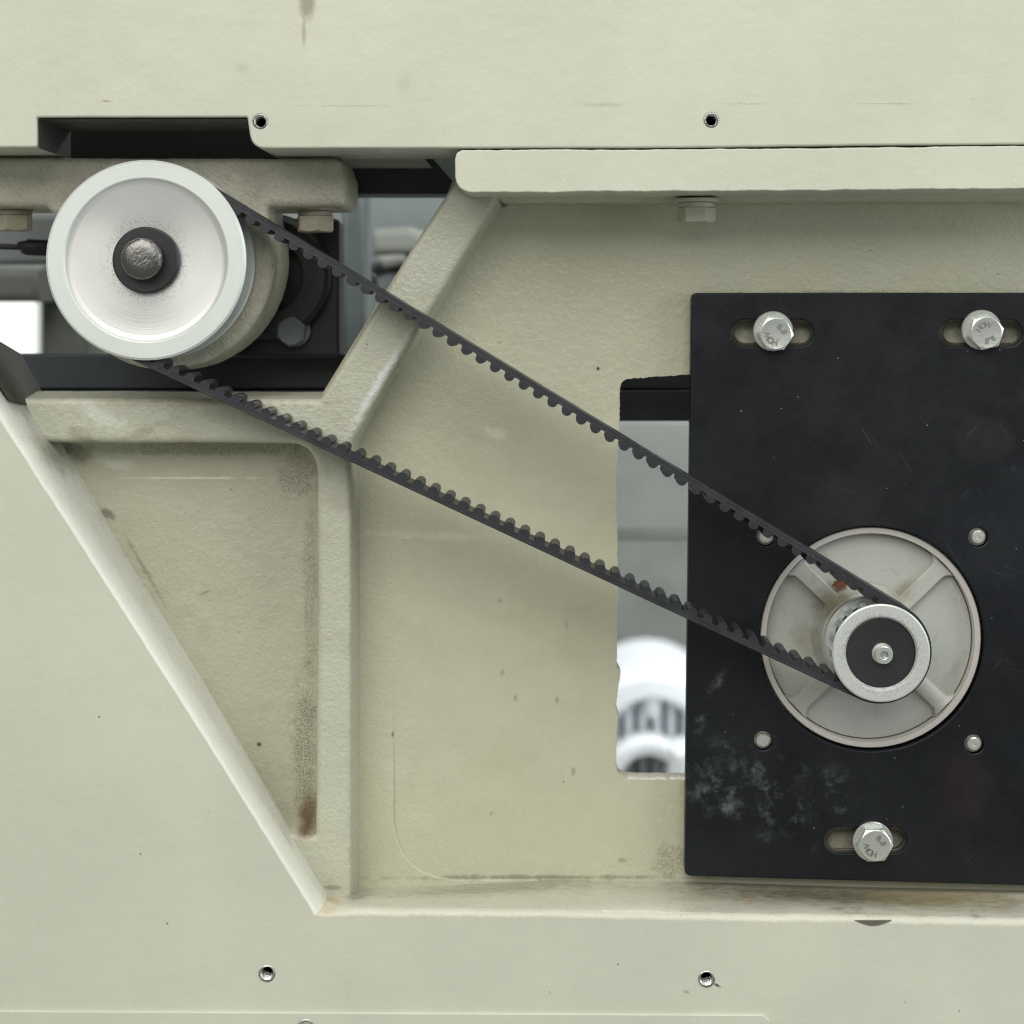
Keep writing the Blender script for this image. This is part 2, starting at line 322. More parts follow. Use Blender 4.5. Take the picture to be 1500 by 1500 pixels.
M['flange'] = metal('flange aluminium', (0.72, 0.75, 0.71), 0.42, 0.0, None, 0.10, (0.5, 0.5, 0.47), 0.04, 400, metallic=.25, turn=(LC0.x, LC0.z))
M['flange_s'] = metal('small flange aluminium', (0.66, 0.68, 0.645), 0.38, 0.0, None, 0.15, (0.42, 0.42, 0.38), 0.05, 400, metallic=.45, turn=(SC0.x, SC0.z))
M['zinc'] = metal('zinc plate', (0.66, 0.685, 0.64), 0.30, 0, None, 0.2, (0.30, 0.29, 0.24), 0.18, 500, metallic=.75)
M['mark'] = metal('stamped letter zinc', (0.30, 0.31, 0.28), 0.5, 0, None, 0.3, (0.25, 0.25, 0.22), 0.1, 500)
M['steel_end'] = metal('worn shaft steel', (0.20, 0.195, 0.185), 0.30, 0, (1, 1, 2.2, .8), 0.9, (0.03, 0.027, 0.024), 0.6, 320)
M['gear'] = metal('pulley tooth metal', (0.66, 0.70, 0.70), 0.32, 0, None, 0.3, (0.2, 0.2, 0.18), 0.1, 300)
M['dark_steel'] = metal('dark slot steel', (0.30, 0.285, 0.24), 0.45, 0, None, 0.6, (0.06, 0.055, 0.045), 0.4, 300)
M['dark_steel2'] = metal('oily dark steel', (0.13, 0.13, 0.115), 0.40, 0, None, 0.5, (0.03, 0.03, 0.025), 0.2, 200, metallic=.5)
M['ring'] = metal('flange rim metal', (0.75, 0.705, 0.655), 0.32, 0.4, None, 0.2, (0.55, 0.42, 0.35), 0.05, 200, metallic=.55)
M['cast_alu'] = metal('cast aluminium', (0.46, 0.47, 0.42), 0.48, 0, None, 0.35, (0.24, 0.22, 0.16), 0.2, 500, metallic=.2, stains_and_light=[
    (1215, 885, 60, 34, 38, .6, (0.20, 0.165, 0.085), 0.7, 120, .7), (1180, 940, 60, 30, 34, 0, (0.24, 0.21, 0.14), 0.5, 120, .8), (1325, 868, 60, 30, 22, -.7, (0.25, 0.20, 0.10), 0.55, 120, .8), (1240, 880, 60, 30, 10, .5, (0.34, 0.25, 0.10), 0.5, 120, .8), (1400, 985, 60, 10, 40, .6, (0.24, 0.23, 0.18), 0.3, 120, .8)])
def plain(name, base, rough=0.5, metallic=0.0, var=0.15, bump=0.1, nsc=300, spec=0.5):
    n = NT(name)
    col = n.mix(n.ramp(n.noise(25, 6), .3, .7), tuple(v*(1-var) for v in base), tuple(min(1, v*(1+var)) for v in base))
    return n.out(col, rough, metallic, n.bump(n.noise(nsc, 4), bump, 0.0006), spec)
n = NT('black oxide plate')
col = n.mix(n.ramp(n.noise(7, 5, .6), .35, .7), (0.0035, 0.0046, 0.0066), (0.0095, 0.0118, 0.0148))
sc = n.ramp(n.noise(160, 6, .75, (1, 1, 5, .5)), .56, .78); sc2 = n.ramp(n.noise(55, 8, .75), .48, .72)
for (px, py, rx, ry, rot, k) in ((1120, 1165, 170, 90, .1, .5), (1052, 1000, 13, 46, .6, .8), (1028, 1058, 13, 50, .4, .6), (1200, 1160, 90, 50, 0, .3), (1050, 1150, 60, 110, 0, .25), (1440, 640, 44, 40, 0, .06), (1465, 690, 60, 12, -.2, .18)):
    col = n.mix(n.mul(n.mul(n.blob(px, py, 56, rx, ry, rot, 0.0, 70, .9), sc2), k), col, (0.22, 0.24, 0.24))
col = n.mix(n.mul(n.blob(1300, 530, 56, 90, 60, .2, 0.0, 40, .8), .35), col, (0.010, 0.010, 0.011))
col = n.mix(n.mul(n.blob(1440, 645, 56, 46, 42, 0, 0.7, 60, .6), .16), col, (0.045, 0.042, 0.036))
col = n.mix(n.mul(n.blob(1410, 1150, 56, 60, 110, 0, 0.0, 30, .4), .16), col, (0.075, 0.035, 0.022))  # dull red-brown reflection painted into the plate colour
col = n.mix(n.mul(n.blob(1240, 745, 56, 110, 90, 0, 0.0, 30, .4), .22), col, (0.055, 0.045, 0.032))
col = n.mix(n.mul(sc, 0.06), col, (0.2, 0.21, 0.21))
for (st_, th_) in (((40, 1, 1.0, .55), .72), ((40, 1, 1.4, -.8), .73), ((40, 1, .8, 1.3), .73)):
    col = n.mix(n.mul(n.ramp(n.noise(28, 2, .5, st_), th_, th_+.05), n.mul(n.ramp(n.noise(11, 3), .45, .65), .22)), col, (0.16, 0.165, 0.165))
col = n.mix(n.mul(n.specks(240, 0.10, 0.06, 3.0), 0.8), col, (0.32, 0.33, 0.32))
M['plate'] = n.out(col, n.ramp(n.noise(45, 6, .7), .3, .7, .30, .46), 0.0, n.bump(n.noise(260, 5, .7), .12, .0005), 0.32)
n = NT('belt rubber')
col = n.mix(n.ramp(n.noise(60, 6), .3, .7), (0.016, 0.0165, 0.020), (0.028, 0.029, 0.033))
col = n.mix(n.mul(n.specks(420, 0.16, 0.10, 2.0), 0.8), col, (0.20, 0.20, 0.20))
col = n.mix(n.mul(n.ramp(n.noise(900, 3, .7), .62, .75), .5), col, (0.075, 0.076, 0.078))
M['rubber'] = n.out(col, n.ramp(n.noise(70, 4), .3, .7, .36, .5), 0, n.bump(n.noise(900, 4), .3, .0006), .5)
M['black'] = plain('black collar', (0.017, 0.0175, 0.018), 0.42, 0, .3, .15, 500)
M['bar'] = plain('black bar paint', (0.010, 0.0115, 0.013), 0.45, 0, .2)
M['beam'] = plain('dark beam paint', (0.028, 0.035, 0.042), 0.45, 0, .2)
M['drab'] = plain('dark wall brown', (0.055, 0.051, 0.038), 0.65, 0, .35, .5, 300, .25)  # dark brown for the strip beside the opening
M['deep'] = plain('bore dark', (0.004, 0.004, 0.004), 0.9, 0, .1)
M['thread'] = metal('thread steel', (0.55, 0.54, 0.52), 0.28, 0, None, .3, (.1, .1, .09), .5, 900)
M['bluegrey'] = plain('blue grey cabinet', (0.19, 0.22, 0.22), 0.5, 0, .08)
M['pale'] = plain('pale grey panel', (0.52, 0.55, 0.53), 0.5, 0, .06)
M['wall'] = plain('workshop wall', (0.20, 0.215, 0.20), 0.7, 0, .12)
M['greybox'] = plain('dark grey box', (0.10, 0.105, 0.095), 0.6, 0, .2)
M['white'] = plain('white motor paint', (0.80, 0.83, 0.85), 0.4, 0, .05)
M['slate'] = plain('motor recess grey', (0.52, 0.57, 0.61), 0.5, 0, .1)
M['valve'] = plain('valve grey', (0.26, 0.275, 0.25), 0.6, 0, .1)
M['rust'] = plain('rust', (0.15, 0.05, 0.02), 0.8, 0, .5, .8, 500)
n = NT('daylit window'); n.b.inputs['Emission Color'].default_value = (0.93, 0.97, 0.90, 1); n.b.inputs['Emission Strength'].default_value = 0.62; n.out((0.8, 0.8, 0.8), .6)
M['window'] = n.m

# ================================================================== MACHINE BED (top beam)
bed = thing('machine_bed', 'smooth beige painted machine bed across the top, with a slot notch and tapped holes', 'machine bed', P(750, 100, 30))
HOLES_TOP = [(381, 178), (1042, 176)]
bed_out = rounded([(-90, -90), (1600, -90), (1600, 211), (1250, 213), (1000, 216.5), (369, 217.5, 24), (362, 171.5, 3), (54, 172, 2), (54, 216, 5), (-90, 216)])
slab2('beam', [dens(bed_out, 12)] + [circ(x, y, 9.6, 24) for x, y in HOLES_TOP], 0, 66, M['bed'], bed, bevel=1.1, res=4, rough=.04)
def tapped_hole(px, py, r, parent, d=0.0, tilt=0):
    c = P(px, py, d); k = r/3.0
    rr = random.Random(int(px)); prof = [(k*1.12, d-.25), (k*1.02, d-.45), (k*0.96, d+.1)]
    t = 0
    while t < 11: prof += [(k*0.96, d+.6+t), (k*0.80, d+1.0+t)]; t += 0.9
    prof += [(k*.80, d+22), (0.01, d+22)]
    lathe('tapped_hole', prof[:-2], c.x, c.z, M['thread'], parent, 28, wob=.03)
    lathe('hole_bottom', [(k*0.86, d+11), (k*.8, d+20), (.001, d+20)], c.x, c.z, M['deep'], parent, 20)
for x, y in HOLES_TOP: tapped_hole(x, y, 9.6, bed)
nl = [(55.2, 217, 6), (55.2, 173, 6), (361, 172.6, 6)]
vs = []
for x, y, _ in nl:
    for d in (2.2, 30, 65.8):
        q = P(x, y, 0); vs.append((q.x+(.0003 if x < 100 else 0), d/1000, q.z-(.0003 if y < 200 else 0)))
link('notch_wall', mesh_from('notch_wall', vs, [(i*3+j, i*3+j+1, i*3+j+4, i*3+j+3) for i in range(2) for j in range(2)]), M['dark_steel2'], bed)

# ================================================================== MACHINE BASE (casting)
base = thing('machine_casting', 'beige cast iron machine base with diagonal rib, triangular pocket and ragged cutout', 'machine base', P(750, 1300, 30))
HOLES_LOW = [(391, 1426), (1035, 1434)]
WEB, RIB, WEBB = 68.0, 42.0, 84.0
Af = [(-90, 464), (0, 604), (150, 838), (300, 1072), (466, 1337)]                 # front lip of the pocket: diagonal ...
Ag = [(466, 1337), (800, 1340), (1000, 1344), (1250, 1348), (1600, 1354)]             # ... and bottom rail
Bf = [(30, 520), (62, 578), (185, 815), (327, 1045), (482, 1303)]
Bg = [(482, 1303), (800, 1289), (1000, 1291), (1250, 1299), (1600, 1306)]
def densify(a, b, step=9):
    out = []
    for i in range(len(a)-1):
        p0, p1, q0, q1 = Vector(a[i]), Vector(a[i+1]), Vector(b[i]), Vector(b[i+1])
        m = max(1, int((p1-p0).length/step))
        for k in range(m): out.append((p0.lerp(p1, k/m), q0.lerp(q1, k/m)))
    out.append((Vector(a[-1]), Vector(b[-1]))); return out
def rail(name, a, b, dback, r, mat, parent, end_n=None, start_n=None, seed=1, amp=0.18):
    rr = random.Random(seed); st = densify(a, b); vs = []; NP = 14; edge = []
    wob = 0
    for i, (p, q) in enumerate(st):
        j0, j1 = max(0, i-1), min(len(st)-1, i+1)
        t = (st[j1][0]-st[j0][0]).normalized(); nn = Vector((t.y, -t.x))               # px space, into the pocket
        if i == 0 and start_n: nn = Vector(start_n)
        if i == len(st)-1 and end_n: nn = Vector(end_n)
        wob = wob*0.6 + rr.uniform(-amp, amp)
        A = P(p.x, p.y, 0); N = Vector((nn.x, 0, -nn.y)); B = P(q.x, q.y, dback(i/(len(st)-1)) if callable(dback) else dback)
        rin, rdp = r(i/(len(st)-1))
        R = rin/1000; RD = rdp/1000; E = A - N*(R*.45) + N*(wob/1000)
        edge.append(E)
        vs.append(E.copy())
        for k in range(1, 9):
            f = k/8*PI/2; vs.append(E + N*(R*math.sin(f)) + Vector((0, RD*(1-math.cos(f)), 0)))
        S = vs[-1].copy()
        for k in range(1, 6): vs.append(S.lerp(B, k/5))
    fs = []
    for i in range(len(st)-1):
        for k in range(NP-1): fs.append((i*NP+k, (i+1)*NP+k, (i+1)*NP+k+1, i*NP+k+1))
    me = mesh_from(name, vs, fs)
    return link(name, me, mat, parent, 60), edge
mit = Vector((0.97, -0.62))
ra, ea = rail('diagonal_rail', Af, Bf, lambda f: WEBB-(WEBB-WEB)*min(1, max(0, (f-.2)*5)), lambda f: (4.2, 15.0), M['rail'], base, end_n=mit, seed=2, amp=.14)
rb, eb = rail('bottom_rail', Ag, Bg, WEB, lambda f: (3.4+.8*max(0, 1-f/.05)**2, 4.0+11*max(0, 1-f/.05)**2), M['rail2'], base, start_n=mit, seed=4)
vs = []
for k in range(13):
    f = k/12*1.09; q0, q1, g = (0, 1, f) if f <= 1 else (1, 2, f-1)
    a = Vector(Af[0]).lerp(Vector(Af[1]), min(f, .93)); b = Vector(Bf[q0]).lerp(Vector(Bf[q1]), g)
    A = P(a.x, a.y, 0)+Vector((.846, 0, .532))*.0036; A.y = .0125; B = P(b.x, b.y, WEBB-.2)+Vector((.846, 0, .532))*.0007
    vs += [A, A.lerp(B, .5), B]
link('opening_wall', mesh_from('opening_wall', vs, [(i*3+j, i*3+j+1, i*3+j+4, i*3+j+3) for i in range(12) for j in range(2)]), M['drab'], base)  # thin dark strip laid over the rail wall beside the opening
def pxof(v): return (VX+v.x*PXM, VY-v.z*PXM)
edge_px = [pxof(v) for v in ea] + [pxof(v) for v in eb[1:]]
slab('front_panel', [edge_px + [(1600, 1600), (-90, 1600)]] + [circ(x, y, 11, 24) for x, y in HOLES_LOW], 0, 22, M['panel'], base, bevel=0.02, res=0)
for x, y in HOLES_LOW: tapped_hole(x, y, 11, base)
# half-round nick under the bottom rail
slab('drill_nick', [[(1252+ (k/12)*54, 1348.2+8.0*math.sin(PI*k/12)) for k in range(13)]], -0.35, 3, M['dark_steel'], base, bevel=0.05, res=0)
# bottom raised pad with its own hole
slab('lower_pad', [rounded([(-90, 1481), (1118, 1487, 4), (1128, 1496, 6), (1129, 1600), (-90, 1600)]), circ(448, 1505, 11, 24)], -1.6, 4, M['panel'], base, bevel=0.5)
tapped_hole(448, 1505, 11, base, -1.6)
# web plate with the ragged torch-cut opening
rg = random.Random(11)
cut = jag(rounded([(908, 556, 16), (1060, 545), (1060, 1142), (902, 1141, 22), (903, 1090), (906, 1050), (902, 1035), (909, 985), (903, 975), (906, 870), (903, 700), (908, 600)]), 2.2, .7, True, rg)
web_out = [(470, 580), (520, 498), (600, 370), (655, 285), (668, 250), (1600, 250), (1600, 1308), (440, 1306), (290, 1045), (140, 815), (20, 575)]
slab('web_plate', [web_out, cut, circ(1276, 934, 150, 48)], WEB, WEBB, M['web'], base, bevel=0.25, res=1)
wm = slab2('web_margin', [dens(rounded([(490, 850), (577, 850), (577, 1289, 100), (790, 1287), (790, 1310), (490, 1310)], 18), 5)], WEB-1.7, WEB+3, M['web'], base, bevel=1.0, res=5, rough=.02)
for v in wm.data.vertices:                                     # the raised margin runs out into the web towards the top
    v.co.y += 0.0022*min(1.0, max(0, (v.co.z+0.25)/0.10))
# ribs around the opening, cross bar and triangular pocket (one cast frame)
rib_out = rounded([(0, 583.5), (468, 584.5, 5), (520, 503), (596, 376), (655, 284, 6), (668, 262), (735, 262), (727, 296), (700, 340), (640, 440), (565, 560), (514, 652, 20), (514, 900), (514, 1325), (470, 1330), (400, 1228), (428, 1221), (445, 1225, 8), (462, 1226, 12), (465, 900), (464, 649, 46), (300, 648), (60, 648), (20, 640)], 8)
slab2('rib_frame', [dens(rib_out, 5)], RIB, 76, M['rib'], base, bevel=3.2, res=6, draft=2.5, rough=.10)
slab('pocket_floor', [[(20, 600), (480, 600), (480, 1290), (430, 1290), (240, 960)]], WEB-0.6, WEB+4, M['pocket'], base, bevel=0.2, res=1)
# upper ledge: front pad and its underside going back to the web
led = rounded([(667, 219.8, 14), (1000, 218.5), (1600, 213), (1600, 275.5), (1400, 277), (1200, 279), (1000, 280), (870, 280.5), (800, 282), (666, 281.5, 46)], 10)
slab2('upper_ledge', [dens(led, 6)], 0.6, 80, M['bed'], base, bevel=0.6, res=3, rough=.16)
slab2('ledge_fillet', [dens(rounded([(664, 255, 20), (1600, 255), (1600, 294), (1000, 297), (735, 297, 30), (690, 280, 30)]))], 50, 76, M['web'], base, bevel=5, res=5, rough=.1)

# ================================================================== BEARING BRACKET
LCX, LCZ = P(213.5, 381, 12).x, P(213.5, 381, 12).z
brk = thing('bearing_bracket', 'grey olive cast bearing bracket bolted under the bed behind the large pulley', 'bracket', P(213, 240, 46))
bo = []
for k in range(33):
    a = math.radians(-19.5 + 219*k/32); bo.append((241+162*math.cos(a), 377+165*math.sin(a)))
bo = [(x, y) for x, y in bo]
brk_out = rounded([(-90, 231), (498, 232, 14), (508, 262), (507, 302, 10), (392, 303, 5), (393.5, 322)]) + bo + [(76, 312), (66, 303), (-90, 302)]
slab2('bracket_body', [dens(brk_out)], 46, 92, M['bracket'], brk, bevel=4.0, res=6, draft=1.0, rough=.08)
lathe('bearing_boss', [(30, 43.2), (46, 43.2), (47.5, 44.5), (48, 50)], LCX, LCZ, M['bracket'], brk)

# ================================================================== BOLTS
def hex_mesh(af, h, rot=0.0, n=72):
    a = af/2000; h = h/1000; rc = a*0.955; vs = []; NP = 4
    for k in range(n):
        th = 2*PI*k/n; m = (th % (PI/3)) - PI/6; R = a/math.cos(m)
        zc = h - max(0, R-rc)*0.55; th += rot + PI/6 - PI/6
        for r, z in ((R, 0), (R, zc), (rc, h), (rc*.985, h*0.997)): vs.append((r*math.cos(th), r*math.sin(th), z))
    fs = [(k*NP+j, ((k+1) % n)*NP+j, ((k+1) % n)*NP+j+1, k*NP+j+1) for k in range(n) for j in range(NP-1)]
    fs.append(tuple(k*NP+3 for k in range(n)))
    return mesh_from('hex_head', vs, fs)
def disc_mesh(prof, n=64, off=(0, 0)):
    vs = []; m = len(prof)
    for k in range(n):
        a = 2*PI*k/n
        for r, z in prof: vs.append((off[0]/1000+r/1000*math.cos(a), off[1]/1000+r/1000*math.sin(a), z/1000))
    fs = [(k*m+j, ((k+1) % n)*m+j, ((k+1) % n)*m+j+1, k*m+j+1) for k in range(n) for j in range(m-1)]
    return mesh_from('disc', vs, fs)
def text_mesh(ch, size):
    cu = bpy.data.curves.new('t', 'FONT'); cu.body = ch; cu.size = size/1000; cu.extrude = 0.0003; cu.bevel_depth = 0.00006; cu.bevel_resolution = 1; cu.align_x = 'CENTER'
    t = bpy.data.objects.new('tmp', cu); C.objects.link(t); bpy.context.view_layer.update()
    me = bpy.data.meshes.new_from_object(t.evaluated_get(bpy.context.evaluated_depsgraph_get())); bpy.data.objects.remove(t); me.materials.clear(); return me
def child(name, me, mat, parent, smooth=30):
    finish(me, mat, smooth); o = bpy.data.objects.new(name, me); C.objects.link(o); o.parent = parent; return o
def bolt(label, loc, rot, mat, af=16, h=6.6, wr=10.3, wt=2.0, spring=False, hexrot=0.0, off=(0, 0), woff=(0, 0), marks=None, group=None, tilt=(0, 0)):
    t = thing('hex_bolt', label, 'bolt', loc, group); t.rotation_euler = (rot[0]+tilt[0], rot[1]+tilt[1], rot[2])
    child('washer', disc_mesh([(5, 0), (wr-.3, 0), (wr, .3), (wr, wt-.4), (wr-.4, wt), (5, wt)], off=woff), mat, t)
    z = wt
    if spring:
        child('spring_washer', disc_mesh([(5, wt+.15), (wr*.80, wt+.15), (wr*.82, wt+.4), (wr*.82, wt+2.3), (wr*.80, wt+2.6), (5, wt+2.6)]), mat, t); z = wt+2.8
    hd = child('head', hex_mesh(af, h, hexrot), mat, t); hd.location = (off[0]/1000, off[1]/1000, z/1000)
    if marks:
        for ph, s in marks:
            L = len(s)
            for i, ch in enumerate(s):
                if ch == ' ': continue
                aa = math.radians(ph) - (i-(L-1)/2)*(0.60 if L == 3 and '.' not in s else 0.42)
                me = text_mesh(ch, 4.3); r = 0.0028
                o = child('head_marking', me, M['mark'], hd, 0)
                o.location = (r*math.cos(aa), r*math.sin(aa), h/1000); o.rotation_euler = (0, 0, aa-PI/2)
    return t
FACE = (PI/2, 0, 0); DOWN = (PI, 0, 0)
PL = 56.0
bolt('zinc hex bolt with washer in the upper left slot of the black plate', P(1132, 485, PL), FACE, M['zinc'], hexrot=math.radians(177), off=(.75, -1.2), marks=[(228, 'HDW'), (38, '8.8')], group='plate bolts', tilt=(.02, 0))
bolt('zinc hex bolt with washer in the upper right slot of the black plate', P(1437, 483, PL), FACE, M['zinc'], hexrot=math.radians(15), off=(1.2, -1.3), marks=[(117, 'HDW'), (-63, '8.8')], group='plate bolts', tilt=(.02, .02))
bolt('zinc hex bolt with washer in the bottom slot of the black plate', P(1278, 1232, PL), FACE, M['zinc'], hexrot=0.03, off=(.3, -.3), marks=[(225, 'HDW'), (42, '8.8')], group='plate bolts')
def hang(label, px, py, d, mat, group, **k):
    return bolt(label, P(px, py, d), DOWN, mat, spring=True, group=group, **k)
hang('olive painted hex bolt hanging under the bracket arm right of the large pulley', 462, 303.5, 66, M['primer_bolt'], 'hanging bolts', af=17.5, h=8.2, wr=11, hexrot=.28)
hang('olive painted hex bolt under the bracket arm at the left picture edge', 19, 302, 66, M['primer_bolt'], 'hanging bolts', af=17.5, h=8.2, wr=12, hexrot=.55)
hang('beige painted hex bolt hanging under the upper ledge', 1020, 291, 44, M['painted_bolt'], 'hanging bolts', af=17, h=7.4, wr=11.4, hexrot=.12)

# ================================================================== BLACK MOUNTING PLATE
SLOTS = [(1131, 488, 61, 20), (1437, 488, 61, 20), (1268, 1231, 61, 19)]
STUDS = [(1122, 786), (1433, 787), (1118, 1085), (1427, 1090)]
pl = thing('mounting_plate', 'black steel motor mounting plate with slots and a large round hole', 'plate', P(1260, 1284, 62))
plate_out = rounded([(1013, 429, 9), (1600, 428.5), (1600, 1300), (1003, 1283, 9)])
slab('plate', [plate_out, circ(1277, 935.5, 165, 120)] + [slot(*s) for s in SLOTS] + [circ(x, y, 14, 28) for x, y in STUDS], PL, 67.4, M['plate'], pl, bevel=0.7)
for (cx, cy, hl, r) in SLOTS:
    vs = []; L0 = slot(cx, cy, hl+.5, r+.5); L1 = slot(cx, cy, hl-4.5, r-4.5); L2 = slot(cx, cy-.5, hl-6, r-6); nL = len(L0)
    for lp, d in ((L0, PL+.5), (L1, PL+3.5), (L2, PL+4.0), (L2, PL+11)): vs += [P(x, y, d) if d < PL+9 else P(VX+(x-VX), y, d) for x, y in lp]
    fs = [(q*nL+k, q*nL+(k+1) % nL, (q+1)*nL+(k+1) % nL, (q+1)*nL+k) for q in range(3) for k in range(nL)]
    link('slot_lining', mesh_from('slot_lining', vs, fs), M['dark_steel'], pl)
for (x, y), lb in zip(STUDS, ('small zinc stud end half hidden under the upper belt run', 'small zinc stud end upper right of the motor flange', 'small zinc stud end lower left of the motor flange', 'small zinc stud end lower right of the motor flange')):
    t = thing('stud', lb, 'stud', P(x, y, PL+2), 'motor studs')
    c = P(x, y, PL-1.2)
    lathe('stud_end', [(.001, PL-1.2), (.9, PL-1.15), (1.2, PL-1.45), (2.9, PL-1.4), (3.5, PL-.8), (3.6, PL+9)], c.x, c.z, M['zinc'], t, 28, wob=.01)
    lathe('stud_collar', [(3.6, PL+2.0), (4.6, PL+2.0), (4.95, PL+2.6)], c.x, c.z, M['dark_steel'], t, 28)

# ================================================================== MOTOR FLANGE
SCX, SCZ = P(1291, 957, 12).x, P(1291, 957, 12).z
RX, RZ = P(1275.5, 934, 59).x, P(1275.5, 934, 59).z
k59 = 1.059/3
mf = thing('motor_flange', 'round cast motor flange with bright rim and four raised spokes behind the small pulley', 'motor flange', (RX, 0.07, RZ))
lathe('rim', [(152.2*k59, 75), (152.2*k59, 60), (153.2*k59, 59.2), (160.5*k59, 59), (161.8*k59, 59.6), (162*k59, 90)], RX, RZ, M['ring'], mf, 140)
lathe('face', [(.01, 65.5), (150.4*k59, 65.5), (151.4*k59, 66.2), (151.7*k59, 70)], RX, RZ, M['cast_alu'], mf, 120)
def spoke(ang):
    u = Vector((math.cos(ang), 0, math.sin(ang))); v = Vector((-math.sin(ang), 0, math.cos(ang)))
    prof = []; K = 10; vs = []
    for i in range(K+1):
        f = i/K; r = 22+ (53.1-22)*f; wd = 4.3 + (0 if f < .86 else 3.2*((f-.86)/.14)**2)
        for s, dd in ((-1.15, 65.9), (-1.0, 62.4), (-.85, 61.7), (.85, 61.7), (1.0, 62.4), (1.15, 65.9)):
            q = u*r + v*(wd*s); vs.append((RX+q.x/1000, dd/1000, RZ+q.z/1000))
    fs = [(i*6+j, i*6+j+1, (i+1)*6+j+1, (i+1)*6+j) for i in range(K) for j in range(5)]
    link('spoke', mesh_from('spoke', vs, fs), M['cast_alu'], mf, 50)
for a in (44, 136, 224, 317): spoke(math.radians(a))
0 and lathe('rim_shoulder', [(52.4, 64.4), (52.4, 62.2), (53.0, 61.9), (53.2, 64)], RX, RZ, M['cast_alu'], mf, 120)
lathe('hub_boss', [(20, 51), (23.6, 51), (24.6, 51.6), (25.4, 55), (25.8, 60), (28, 64.5)], SCX, SCZ, M['cast_alu'], mf, 80)
lathe('shaft_seal', [(23.2, 51.5), (23.2, 44), (15, 44)], SCX, SCZ, M['gear'], mf, 64)
rs = random.Random(4)
rp = [(1231+13*math.cos(2*PI*k/26)*rs.uniform(.55, 1.05), 856+8*math.sin(2*PI*k/26)*rs.uniform(.55, 1.05)) for k in range(26)]
slab('rust_patch', [rp], 61.6, 62.4, M['rust'], mf, bevel=.1, res=1)

# ================================================================== PULLEYS
lp = thing('large_pulley', 'large bright aluminium timing pulley with dished face and black centre collar', 'pulley', (LCX, 0.012, LCZ))
lathe('front_flange', [(39.6, 13.3), (40.2, 12.4), (40.9, 12), (48.4, 12), (49.5, 12.9), (49.6, 14.2), (49.2, 14.9), (43, 14.9)], LCX, LCZ, M['flange'], lp, 160)
lathe('dished_face', [(15, 15.6), (20, 15.3), (30, 14.6), (37, 13.9), (38.6, 13.6), (39.7, 13.1)], LCX, LCZ, M['turned'], lp, 160)
lathe('collar', [(9, 11.4), (15.6, 11.4), (16.5, 12.1), (16.6, 18)], LCX, LCZ, M['black'], lp, 96)
rr = random.Random(9); prof = [(.01, 1.2), (2, 1.35), (4, 1.25), (6, 1.5), (8, 1.9), (9.4, 2.6), (10.1, 3.6), (10.3, 5), (10.3, 13)]
lathe('shaft_end', [(r, d+1) for r, d in prof], LCX-.0006, LCZ+.0004, M['steel_end'], lp, 72, wob=.012)
def toothed(name, N, r_land, r_root, d0, d1, cx, cz, phase, parent):
    vs = []; M_ = 20*N//N; per = 16; tot = per*N
    for k in range(tot):
        f = (k % per)/per; x = abs(f-.5)*2; r = r_root + (r_land-r_root)*(0.5-0.5*math.cos(PI*min(1, max(0, (x-.30)/.36))))
        a = phase + 2*PI*k/tot
        for d in (d0, d1): vs.append((cx+r/1000*math.cos(a), d/1000, cz+r/1000*math.sin(a)))
    fs = [(2*k, 2*k+1, 2*((k+1) % tot)+1, 2*((k+1) % tot)) for k in range(tot)]
    return link(name, mesh_from(name, vs, fs), M['gear'], parent, 40)
toothed('toothed_rim', 35, 45.0, 41.6, 14.9, 40.5, LCX, LCZ, 0, lp)
lathe('rear_flange', [(41, 40.5), (48.8, 40.4), (49.6, 41), (49.6, 42.3), (40, 42.5)], LCX, LCZ, M['flange'], lp, 140)

sp = thing('small_pulley', 'small bright timing pulley with black centre disc and socket screw', 'pulley', (SCX, 0.012, SCZ))
lathe('front_flange', [(17.2, 16), (17.3, 13.2), (18.2, 12.1), (18.8, 12), (23.5, 12), (24.2, 12.5), (24.3, 13.6), (21, 14)], SCX, SCZ, M['flange_s'], sp, 120)
lathe('centre_disc', [(.01, 13.6), (16.6, 13.6), (17.15, 13.9), (17.2, 17)], SCX, SCZ, M['black'], sp, 96)
lathe('screw_head', [(1.9, 10.8), (1.95, 8.6), (2.2, 8.4), (3.9, 8.4), (4.4, 8.9), (4.45, 14)], SCX+.0009, SCZ-.0004, M['zinc'], sp, 40)
lathe('screw_socket', [(.01, 10.6), (2.0, 10.6)], SCX+.0009, SCZ-.0004, M['gear'], sp, 6)
lathe('screw_washer', [(4, 12.6), (5.0, 12.6), (5.2, 12.9), (5.2, 13.8)], SCX+.0006, SCZ-.0002, M['zinc'], sp, 40)
toothed('toothed_rim', 18, 22.4, 19.2, 13.8, 40.5, SCX, SCZ, .12, sp)
lathe('rear_flange', [(20, 40.5), (23.8, 40.4), (24.5, 41), (24.5, 42.3), (18, 42.5)], SCX, SCZ, M['flange_s'], sp, 120)

